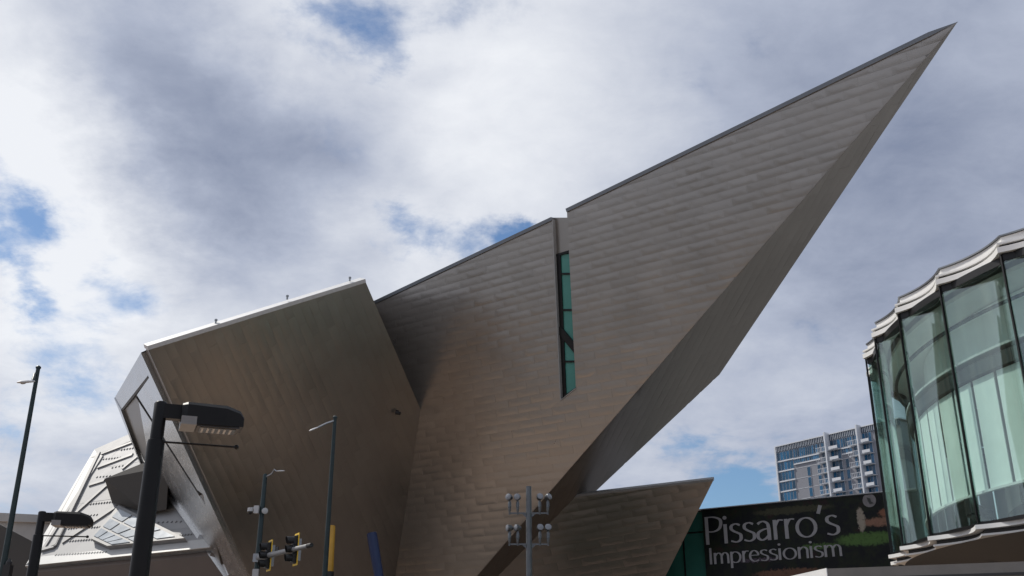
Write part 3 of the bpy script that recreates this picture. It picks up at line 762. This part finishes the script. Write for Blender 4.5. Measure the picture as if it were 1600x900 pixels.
# long low canopy in front of it
cA, cB, cC = at(1262, 899, 24), at(1293, 888.5, 24), at(1660, 875, 22)
can = thing('entrance_canopy', 'long flat concrete canopy edge below the glass pavilion', 'canopy', (cB.x, cB.y, 0))
th_ = V((0, 0, -.75))
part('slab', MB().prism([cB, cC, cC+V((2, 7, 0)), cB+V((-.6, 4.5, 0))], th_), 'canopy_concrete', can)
part('drip_edge', MB().prism([cB+V((0, -.03, -.22)), cC+V((0, -.03, -.22)), cC+V((0, -.03, -.28)), cB+V((0, -.03, -.28))], V((0, .028, 0))), 'soffit', can)
part('lit_end', MB().prism([cB+V((-.03, 0, .012)), cB+V((-.63, 4.5, .012)), cB+V((-.63, 4.5, -.5)), cB+V((-.03, 0, -.5))], V((.02, .003, 0))), 'trim_white', can)  # sunlit end of the slab, its light put into a white sheet
for x in (1.2, 4.5): part('column', MB().tube([(cB.x+x, cB.y+2.2, -.1), (cB.x+x, cB.y+2.2, cB.z-.74)], .16, 16), 'concrete', can, True)

# ------------------------------------------------------------------ far apartment tower
az = R(-33); TU = V((math.sin(-az), -math.cos(az), 0)); TN = V((-math.cos(az), math.sin(az), 0))
TP = (at(1212, 698, 290), TN); ht = lambda x, y: hit(x, y, TP)
t00 = ht(1212, 698)
sx_ = lambda x, y=740: (ht(x, y)-t00).dot(TU)
tw = thing('apartment_tower', 'distant grey and white apartment tower with balconies and blue windows', 'building', (t00.x, t00.y, 0))
W = sx_(1412, 700); D_ = 22.0
FH = (t00.z-ht(1215.3, 777.5).z)/5.05
tp = lambda s, z, d=0.0: V((t00.x, t00.y, 0))+TU*s+V((0, 0, z))+TN*d
Zt = t00.z
def tbox(mb, s0, s1, z0, z1, d0, d1): return mb.prism([tp(s0, z0, d0), tp(s1, z0, d0), tp(s1, z1, d0), tp(s0, z1, d0)], TN*(d1-d0))
part('wall', tbox(MB(), .05, W, 0, Zt-.9, -D_, 0), 'tower_grey', tw)
part('parapet', tbox(MB(), 0, W+.1, Zt-.25, Zt, -D_-.1, .5), 'tower_white', tw)
part('corner_column', tbox(MB(), -.25, .25, 0, Zt-.25, -.6, .5), 'tower_white', tw)
mb = MB(); s = .5
while s < W-.3: tbox(mb, s, s+.07, Zt-1.8, Zt-.25, .12, .40); s += .60
part('louver_crown', mb, 'tower_white', tw)
part('crown_backing', tbox(MB(), .3, W, Zt-1.8, Zt-.27, 0, .1), 'tower_glass', tw)
def tband(s0, s1, z, h=.32, d=.30): part('floor_band', tbox(MB(), s0, s1, z-h/2, z+h/2, 0.0, d), 'tower_white', tw)
def twin(s0, s1, z0, z1):
    w = part('window', tbox(MB(), s0, s1, z0, z1, 0.0, .14), 'tower_white', tw)
    part('pane', tbox(MB(), s0+.04, s1-.04, z0+.05, z1-.05, .12, .18), 'tower_glass', w)
sA, sB, sC, sD, sE, sF = sx_(1243), sx_(1287), sx_(1320), sx_(1338), sx_(1371), sx_(1400, 720)
f1s, f2s = sx_(1301.5), sx_(1353.5)
for fl in range(7):
    zt = Zt-1.8-fl*FH if fl else Zt-1.8
    z1, z0 = Zt-1.95-fl*FH, Zt-1.9-(fl+1)*FH+.42
    tband(.25, sA, z0-.24)
    for k in range(5):
        s0 = .35+(sA-.45)*k/5; twin(s0, s0+(sA-.45)/5-.14, z0, z1)
    if fl == 0:
        tband(sA, sB-.3, z0-.35)
        n = 13
        for k in range(n):
            s0 = sA+.1+(sB-sA-.3)*k/n; twin(s0, s0+(sB-sA-.3)/n-.1, z0, z1)
        tband(sC, sD, z0-.35)
        for k in range(5): s0 = sC+.05+(sD-sC)*k/5; twin(s0, s0+(sD-sC)/5-.1, z0, z1)
    elif fl == 1:
        for k in range(13):
            s0 = sA+.1+(sB-sA-.9)*k/13; twin(s0, s0+(sB-sA-.9)/13-.1, z0+1.25, z1)
        tband(sA, sB-.5, z0+1.0, .3)
        for k in range(5): s0 = sC+.05+(sD-sC-.3)*k/5; twin(s0, s0+(sD-sC-.3)/5-.1, z0+1.2, z1)
        tband(sC, sD-.2, z0+.95, .3)
    else:
        part('cladding_joint', tbox(MB(), sA+.05, sB-.3, z1+.18, z1+.27, 0, .05), 'tower_white', tw)
        part('cladding_joint', tbox(MB(), sC, sD, z1+.18, z1+.27, 0, .05), 'tower_white', tw)
        for xs in (1265, 1281.5): s0 = sx_(xs); twin(s0-.55, s0+.55, z0, z1)
        s0 = sx_(1327); twin(s0-.55, s0+.55, z0, z1)
    for fs, l, r in ((f1s, sB, sC), (f2s, sD, sE)):
        for a, b in ((l+.3, fs-.3), (fs+.3, r-.2)):
            n = 3
            for k in range(n): q = (b-a)/n; twin(a+q*k, a+q*(k+1)-.08, z0-.1, z1)
        part('balcony_slab', tbox(MB(), l-.4, fs, z0-.42, z0-.25, 0, 1.6), 'tower_white', tw)
        for k in range(7): q = l-.35+(fs-l+.2)*k/6; part('railing_post', tbox(MB(), q, q+.06, z0-.25, z0+.75, 1.8, 1.87), 'tower_white', tw)
        part('railing', tbox(MB(), l-.4, fs, z0+.75, z0+.84, 1.78, 1.9), 'tower_white', tw)
        part('balcony_slab', tbox(MB(), fs, r, z0-.42, z0-.25, 0, 1.6), 'tower_white', tw)
        part('balcony_front', tbox(MB(), fs+1.0, r, z0-.24, z0+.55, 1.8, 1.9), 'tower_white', tw)
for fs in (f1s, f2s): part('fin', tbox(MB(), fs-.22, fs+.22, 0, Zt+.35, 0, 2.0), 'tower_white', tw)

# ------------------------------------------------------------------ street lamps in the foreground
def lamp(px, py, Y, label, head_dir, scale=1.0):
    top = at(px, py, Y); x, y, H = top.x, top.y, top.z
    t = thing('street_lamp', label, 'street lamp', (x, y, 0), 'black street lamps on the left')
    c = V((x, y, 0)); h = V(head_dir).normalized(); sd_ = V((-h.y, h.x, 0)).normalized()
    part('base', MB().lathe(c, (0, 0, 1), [(-.02, .20), (.04, .20), (.06, .15), (.30, .13), (.34, .11)], 20), 'black_steel', t, True)
    part('pole', MB().lathe(c, (0, 0, 1), [(.3, .104), (H*.5, .095), (H-.42, .085), (H-.40, .081), (H-.39, .05)], 24), 'black_steel', t, True)
    part('pole_cap', MB().lathe(c, (0, 0, 1), [(H-.5, .066), (H-.02, .066), (H, .05), (H+.004, .0)], 20), 'black_steel', t, True)
    az_ = H-.10
    part('arm', MB().bar(c+h*.03+V((0, 0, az_)), c+h*.24+V((0, 0, az_)), .11, .15), 'black_steel', t)
    # head: tapered box with a chamfered nose, flat underside plate
    o = c+h*.21+V((0, 0, az_-.02)); up = V((0, 0, 1))
    def sec(d, w, z0, z1, ch): return [o+h*d+sd_*a+up*b for a, b in ((-w, z0), (w, z0), (w, z1-ch), (w-ch, z1), (-w+ch, z1), (-w, z1-ch))]
    S_ = [sec(0, .12, -.10, .10, .02), sec(.05, .175, -.115, .11, .03), sec(.44, .18, -.115, .105, .04), sec(.58, .16, -.11, .06, .035), sec(.62, .14, -.105, .0, .02)]
    mb = MB(); n = 6
    for q in S_: mb.v += q
    for i in range(len(S_)-1):
        for j in range(n): mb.f.append((i*n+j, i*n+(j+1) % n, (i+1)*n+(j+1) % n, (i+1)*n+j))
    mb.f += [tuple(range(n)), tuple((len(S_)-1)*n+j for j in range(n))]
    hd = part('lamp_head', mb, 'black_steel', t)
    part('housing_plate', MB().box(o+h*.075+up*-.085, h*.15, sd_*.365, up*.085), 'plate_grey', hd)
    part('lens_frame', MB().box(o+h*.37+up*-.123, h*.42, sd_*.31, up*.018), 'black_plastic', hd)
    part('lens', MB().box(o+h*.37+up*-.134, h*.36, sd_*.25, up*.008), 'lens_dark', hd)
    mb = MB()
    for i in range(6):
        for j in range(4): mb.lathe(o+h*(.22+i*.056)+sd_*(-.075+j*.05)+up*-.138, (0, 0, -1), [(0, .014), (.006, .012), (.009, .004)], 8)
    part('led_array', mb, 'led_chip', hd)
    r0 = c+V((0, 0, H-.41)); part('banner_rod', MB().tube([r0, r0+h*.78+V((0, 0, -.0))], .011, 8).lathe(r0+h*.77, h, [(0, .011), (.005, .022), (.03, .026), (.045, .012)], 10), 'black_steel', t, True)
    part('clamp', MB().lathe(c+V((0, 0, H-.47)), (0, 0, 1), [(0, .085), (0, .100), (.07, .099), (.07, .08)], 20), 'black_steel', t, True)
    hp = c-V((.0, .095, 0))+V((0, 0, 1.0)); part('hand_hole_cover', MB().box(hp, V((.09, 0, 0)), V((0, .02, 0)), V((0, 0, .2))), 'black_steel', t)
    b = c+V((.11, -.06, 2.2)); part('knob', MB().lathe(b, (1, 0, 0), [(-.03, .02), (.03, .02), (.035, .032), (.07, .032), (.08, .01)], 10), 'black_plastic', t, True)
    return t
lamp(252, 628, 10.0, 'large near black street lamp with flat LED head, in front of the tilted block', (.93, .36, 0))
lamp(66.5, 799, 17.5, 'smaller farther black street lamp with flat LED head at the lower left', (.98, .2, 0))

def tall_pole(px, py, Y, label, arm_pts, r=.10, head=None, group=None, name='street_light'):
    top = at(px, py, Y); c = V((top.x, top.y, 0)); H = top.z
    t = thing(name, label, 'street light', c, group)
    part('base', MB().lathe(c, (0, 0, 1), [(-.02, r*2.2), (.05, r*2.2), (.08, r*1.6), (.5, r*1.5), (.55, r*1.3)], 16), 'dark_green_steel', t, True)
    part('pole', MB().lathe(c, (0, 0, 1), [(.4, r*1.25), (H*.5, r), (H-.02, r*.72), (H, r*.72)], 16), 'dark_green_steel', t, True)
    part('cap', MB().lathe(c+V((0, 0, H-.04)), (0, 0, 1), [(0, r*.95), (.06, r*.95), (.10, r*.5)], 14), 'dark_green_steel', t, True)
    return t, c, H
def cobra(t, a, d, s=1.0, m='light_grey'):
    d = V(d).normalized(); sd_ = V((-d.y, d.x, 0)).normalized(); up = sd_.cross(d)
    if up.z < 0: up = -up
    mb = MB(); prof = [(0, .05, .05), (.12, .09, .07), (.35, .16, .09), (.60, .15, .08), (.74, .09, .05), (.78, .02, .02)]; n = 10
    for x, w, h in prof:
        for j in range(n):
            q = 2*math.pi*j/n; mb.v.append(a+d*x*s+sd_*w*s*math.cos(q)+up*h*s*(math.sin(q) if math.sin(q) > 0 else .45*math.sin(q)))
    for i in range(len(prof)-1):
        for j in range(n): mb.f.append((i*n+j, i*n+(j+1) % n, (i+1)*n+(j+1) % n, (i+1)*n+j))
    mb.f += [tuple(range(n)), tuple((len(prof)-1)*n+j for j in range(n))]
    hd = part('lamp_head', mb, m, t, True)
    part('lens', MB().lathe(a+d*.5*s-up*.03*s, -up, [(0, .12*s), (.02*s, .12*s), (.05*s, .08*s), (.06*s, .02*s)], 12), 'led_chip', hd, True)
# far left tall pole
t, c, H = tall_pole(60, 574, 36, 'tall slim dark green street light at the far left edge against the sky', None, .10)
a = c+V((-.05, -.03, H-.25)); b = at(51, 595, 35.4)
part('arm', MB().tube([a, a.lerp(b, .5)+V((0, 0, .12)), b], .05, 10), 'dark_green_steel', t, True)
cobra(t, b+V((.06, .04, -.02)), (-.62, -.60, -.22), .8)
p = at(11, 889, 36); part('bracket', MB().bar(V((c.x, c.y, p.z)), p, .08, .08), 'black_plastic', t)
part('control_box', MB().box(p+V((.1, -.15, -.1)), V((.25, 0, 0)), V((0, .25, 0)), V((0, 0, .45))).lathe(p+V((.1, -.15, .12)), (0, 0, 1), [(0, .10), (.1, .10), (.22, .03)], 10), 'black_plastic', t)
# tall street light in front of the tilted block
t, c, H = tall_pole(523.5, 652, 42, 'tall slim dark green street light with long pale arm before the tilted block', None, .105)
b = at(497, 668, 41.6); a = c+V((0, 0, H-.15))
part('arm', MB().tube([a, a.lerp(b, .5)+V((0, 0, .03)), b], .045, 10), 'galvanised', t, True)
cobra(t, b, b-a, .55)
part('arm_clamp', MB().lathe(c+V((0, 0, H-.24)), (0, 0, 1), [(0, .10), (0, .115), (.18, .115), (.18, .1)], 14), 'galvanised', t, True)

# ------------------------------------------------------------------ traffic signal pole
SY = 46.0
top = at(414.5, 742, SY); c = V((top.x, top.y, 0)); H = top.z
sp_ = thing('traffic_signal_pole', 'dark green pole with white mast arm, short lamp arm and security cameras', 'signal pole', c)
part('base', MB().lathe(c, (0, 0, 1), [(-.02, .30), (.06, .30), (.1, .2), (.5, .18)], 16), 'dark_green_steel', sp_, True)
part('pole', MB().lathe(c, (0, 0, 1), [(.3, .16), (H*.6, .125), (H, .10), (H+.05, .06)], 16), 'dark_green_steel', sp_, True)
b = at(432, 736.5, SY-.3); a = c+V((0, 0, H-.12))
part('lamp_arm', MB().tube([a, a.lerp(b, .6), a.lerp(b, .8)+V((0, 0, .14)), b], .04, 10), 'galvanised', sp_, True)
cobra(sp_, b, V((1, -.1, .02)), .5)
p = c+V((0, 0, at(406, 797, SY).z))
part('camera_housing', MB().box(p+V((-.22, -.12, 0)), V((.22, 0, 0)), V((0, .25, 0)), V((0, 0, .34))), 'camera_white', sp_)
part('dome_camera', MB().tube([p+V((-.2, -.15, .05)), p+V((-.48, -.25, .05))], .04, 8).lathe(p+V((-.48, -.25, .08)), (0, 0, -1), [(0, .03), (.02, .12), (.18, .13)], 12), 'camera_white', sp_, True)
part('camera_lens', MB().lathe(p+V((-.48, -.25, -.10)), (0, 0, -1), [(0, .11), (.07, .10), (.13, .05)], 12), 'lens_dark', sp_, True)
part('speaker', MB().lathe(p+V((.12, -.12, -.06)), (.6, -1, -.1), [(0, .06), (.05, .13), (.15, .14), (.17, .08)], 12), 'camera_white', sp_, True)
q = c+V((0, -.18, at(399, 897, SY).z)); part('junction_box', MB().box(q, V((.26, 0, 0)), V((0, .15, 0)), V((0, 0, .40))), 'camera_white', sp_)
a = at(402.5, 872, SY-.15); b = at(481, 853, SY-4.4)
part('mast_arm', MB().tube([a, b], [.14, .085], 14), 'arm_grey', sp_, True)
part('arm_bracket', MB().box(a, V((.34, 0, 0)), V((0, .34, 0)), V((0, 0, .36))), 'galvanised', sp_)
part('arm_end', MB().tube([b, b+(b-a).normalized()*.35], [.10, .09], 10), 'black_plastic', sp_, True)
md = (b-a).normalized()
part('arm_sensor', MB().box(a+md*((b-a).length*.40)+V((0, 0, .2)), md*.35, V((0, .14, 0)), V((0, 0, .14))), 'black_plastic', sp_)
def signal(px, py, Y, label):
    o = at(px, py, Y)
    t = thing('traffic_light', label, 'traffic light', o, 'traffic lights on the white mast arm')
    f = V((-.88, -.47, 0)).normalized(); s_ = V((-f.y, f.x, 0)); u = V((0, 0, 1))
    part('backplate', MB().box(o-f*.02, s_*.60, f*.03, u*1.32), 'signal_yellow', t)
    part('backplate_panel', MB().box(o+f*.002, s_*.46, f*.03, u*1.16), 'black_plastic', t)
    for k, lens in zip((.36, 0, -.36), ('red_lens', 'amber_lens', 'green_lens')):
        h = part('signal_section', MB().box(o+f*.06+u*k, s_*.34, f*.18, u*.34), 'black_plastic', t)
        cc_ = o+f*.15+u*k
        part('lens', MB().lathe(cc_, f, [(0, .145), (.02, .14), (.04, .08), (.045, .01)], 16), lens, h, True)
        mb = MB(); n = 14                                   # tunnel visor, open below
        for r_, x in ((.165, 0), (.165, .30), (.155, .30), (.155, 0)):
            for j in range(n+1):
                q = R(-50+280*j/n); mb.v.append(cc_+f*(x*(1-.25*(1-math.sin(q))*.5))+s_*r_*math.cos(q)+u*r_*math.sin(q))
        for i in range(3):
            for j in range(n): mb.f.append((i*(n+1)+j, i*(n+1)+j+1, (i+1)*(n+1)+j+1, (i+1)*(n+1)+j))
        part('visor', mb, 'black_plastic', h)
    part('hanger', MB().box(o-f*.12, s_*.10, f*.2, u*.9), 'galvanised', t)
signal(420.5, 868, SY-1.1, 'left traffic light with yellow edged backplate, beside the signal pole')
signal(462, 858.5, SY-3.1, 'right traffic light with yellow edged backplate, near the tip of the mast arm')

# ------------------------------------------------------------------ floodlight mast with eight heads
FY = 40.0
top = at(826, 760, FY); c = V((top.x, top.y, 0)); H = top.z
fl = thing('floodlight_mast', 'grey steel mast with eight small spotlights on two crossbars', 'light mast', c)
part('base', MB().lathe(c, (0, 0, 1), [(-.02, .28), (.05, .28), (.08, .16), (.4, .14)], 16), 'mast_steel', fl, True)
part('pole', MB().lathe(c, (0, 0, 1), [(.3, .125), (H-.9, .115), (H, .105), (H+.004, 0)], 20), 'mast_steel', fl, True)
for yb, aims in ((802, ((-.6, -.9, .1), (-.3, -1, .1), (.25, -1, .35), (.75, -.8, .35))), (850.5, ((-.9, -.45, 0), (-.85, -.6, .1), (.2, -1, .3), (.1, -1, .35)))):
    z = at(826, yb, FY).z
    cb = part('crossbar', MB().bar(c+V((-.80, -.02, z)), c+V((.78, -.02, z)), .05, .06).prism([c+V((-.28, -.03, z-.02)), c+V((.28, -.03, z-.02)), c+V((.1, -.03, z-.17)), c+V((-.1, -.03, z-.17))], (0, .05, 0)), 'mast_steel', fl)
    for x, aim in zip((-.76, -.44, .43, .75), aims):
        p = c+V((x, -.03, z)); ad = V(aim).normalized()
        s1 = part('spotlight', MB().lathe(p, (0, 0, 1), [(-.06, .035), (.05, .035), (.10, .055), (.22, .055), (.23, .07), (.42, .065), (.46, .045), (.56, .045)], 14), 'mast_steel', fl, True)
        hc = p+V((0, 0, .62))
        part('reflector', MB().lathe(hc-ad*.16, ad, [(0, .03), (.03, .075), (.10, .115), (.20, .135), (.26, .135)], 16), 'mast_steel', s1, True)
        part('lens', MB().lathe(hc+ad*.09, ad, [(0, .128), (.03, .12), (.05, .06), (.055, .005)], 16), 'mast_lens', s1, True)

# ------------------------------------------------------------------ coloured posts of the plaza sculpture
t0_ = at(518, 821, 53); c = V((t0_.x+.05, t0_.y, 0))
yp = thing('yellow_post', 'thick yellow cylindrical post with a black base in front of the museum', 'post', c)
zb_ = at(520, 893, 53).z
part('shaft', MB().lathe(c, (0, 0, 1), [(zb_, .20), (t0_.z-.06, .155), (t0_.z, .12), (t0_.z+.01, .0)], 20), 'post_yellow', yp, True)
part('sleeve', MB().lathe(c, (0, 0, 1), [(-.05, .26), (zb_-.05, .23), (zb_, .23), (zb_+.01, .18)], 20), 'black_plastic', yp, True)
pa, pb = at(581, 834, 53), at(592, 900, 53); pg = pa+(pb-pa)*(pa.z/(pa.z-pb.z))
bp_ = thing('blue_post', 'dark blue tapering slanted post beside the museum wall', 'post', (pg.x, pg.y, 0))
part('shaft', MB().tube([pg, pb, pa.lerp(pb, .25), pa, pa+(pa-pb).normalized()*.05], [.20, .24, .27, .265, .22], 20), 'post_blue', bp_, True)
part('foot', MB().lathe((pg.x, pg.y, -.05), (0, 0, 1), [(0, .35), (.1, .35), (.14, .28), (.3, .25)], 18), 'black_plastic', bp_, True)
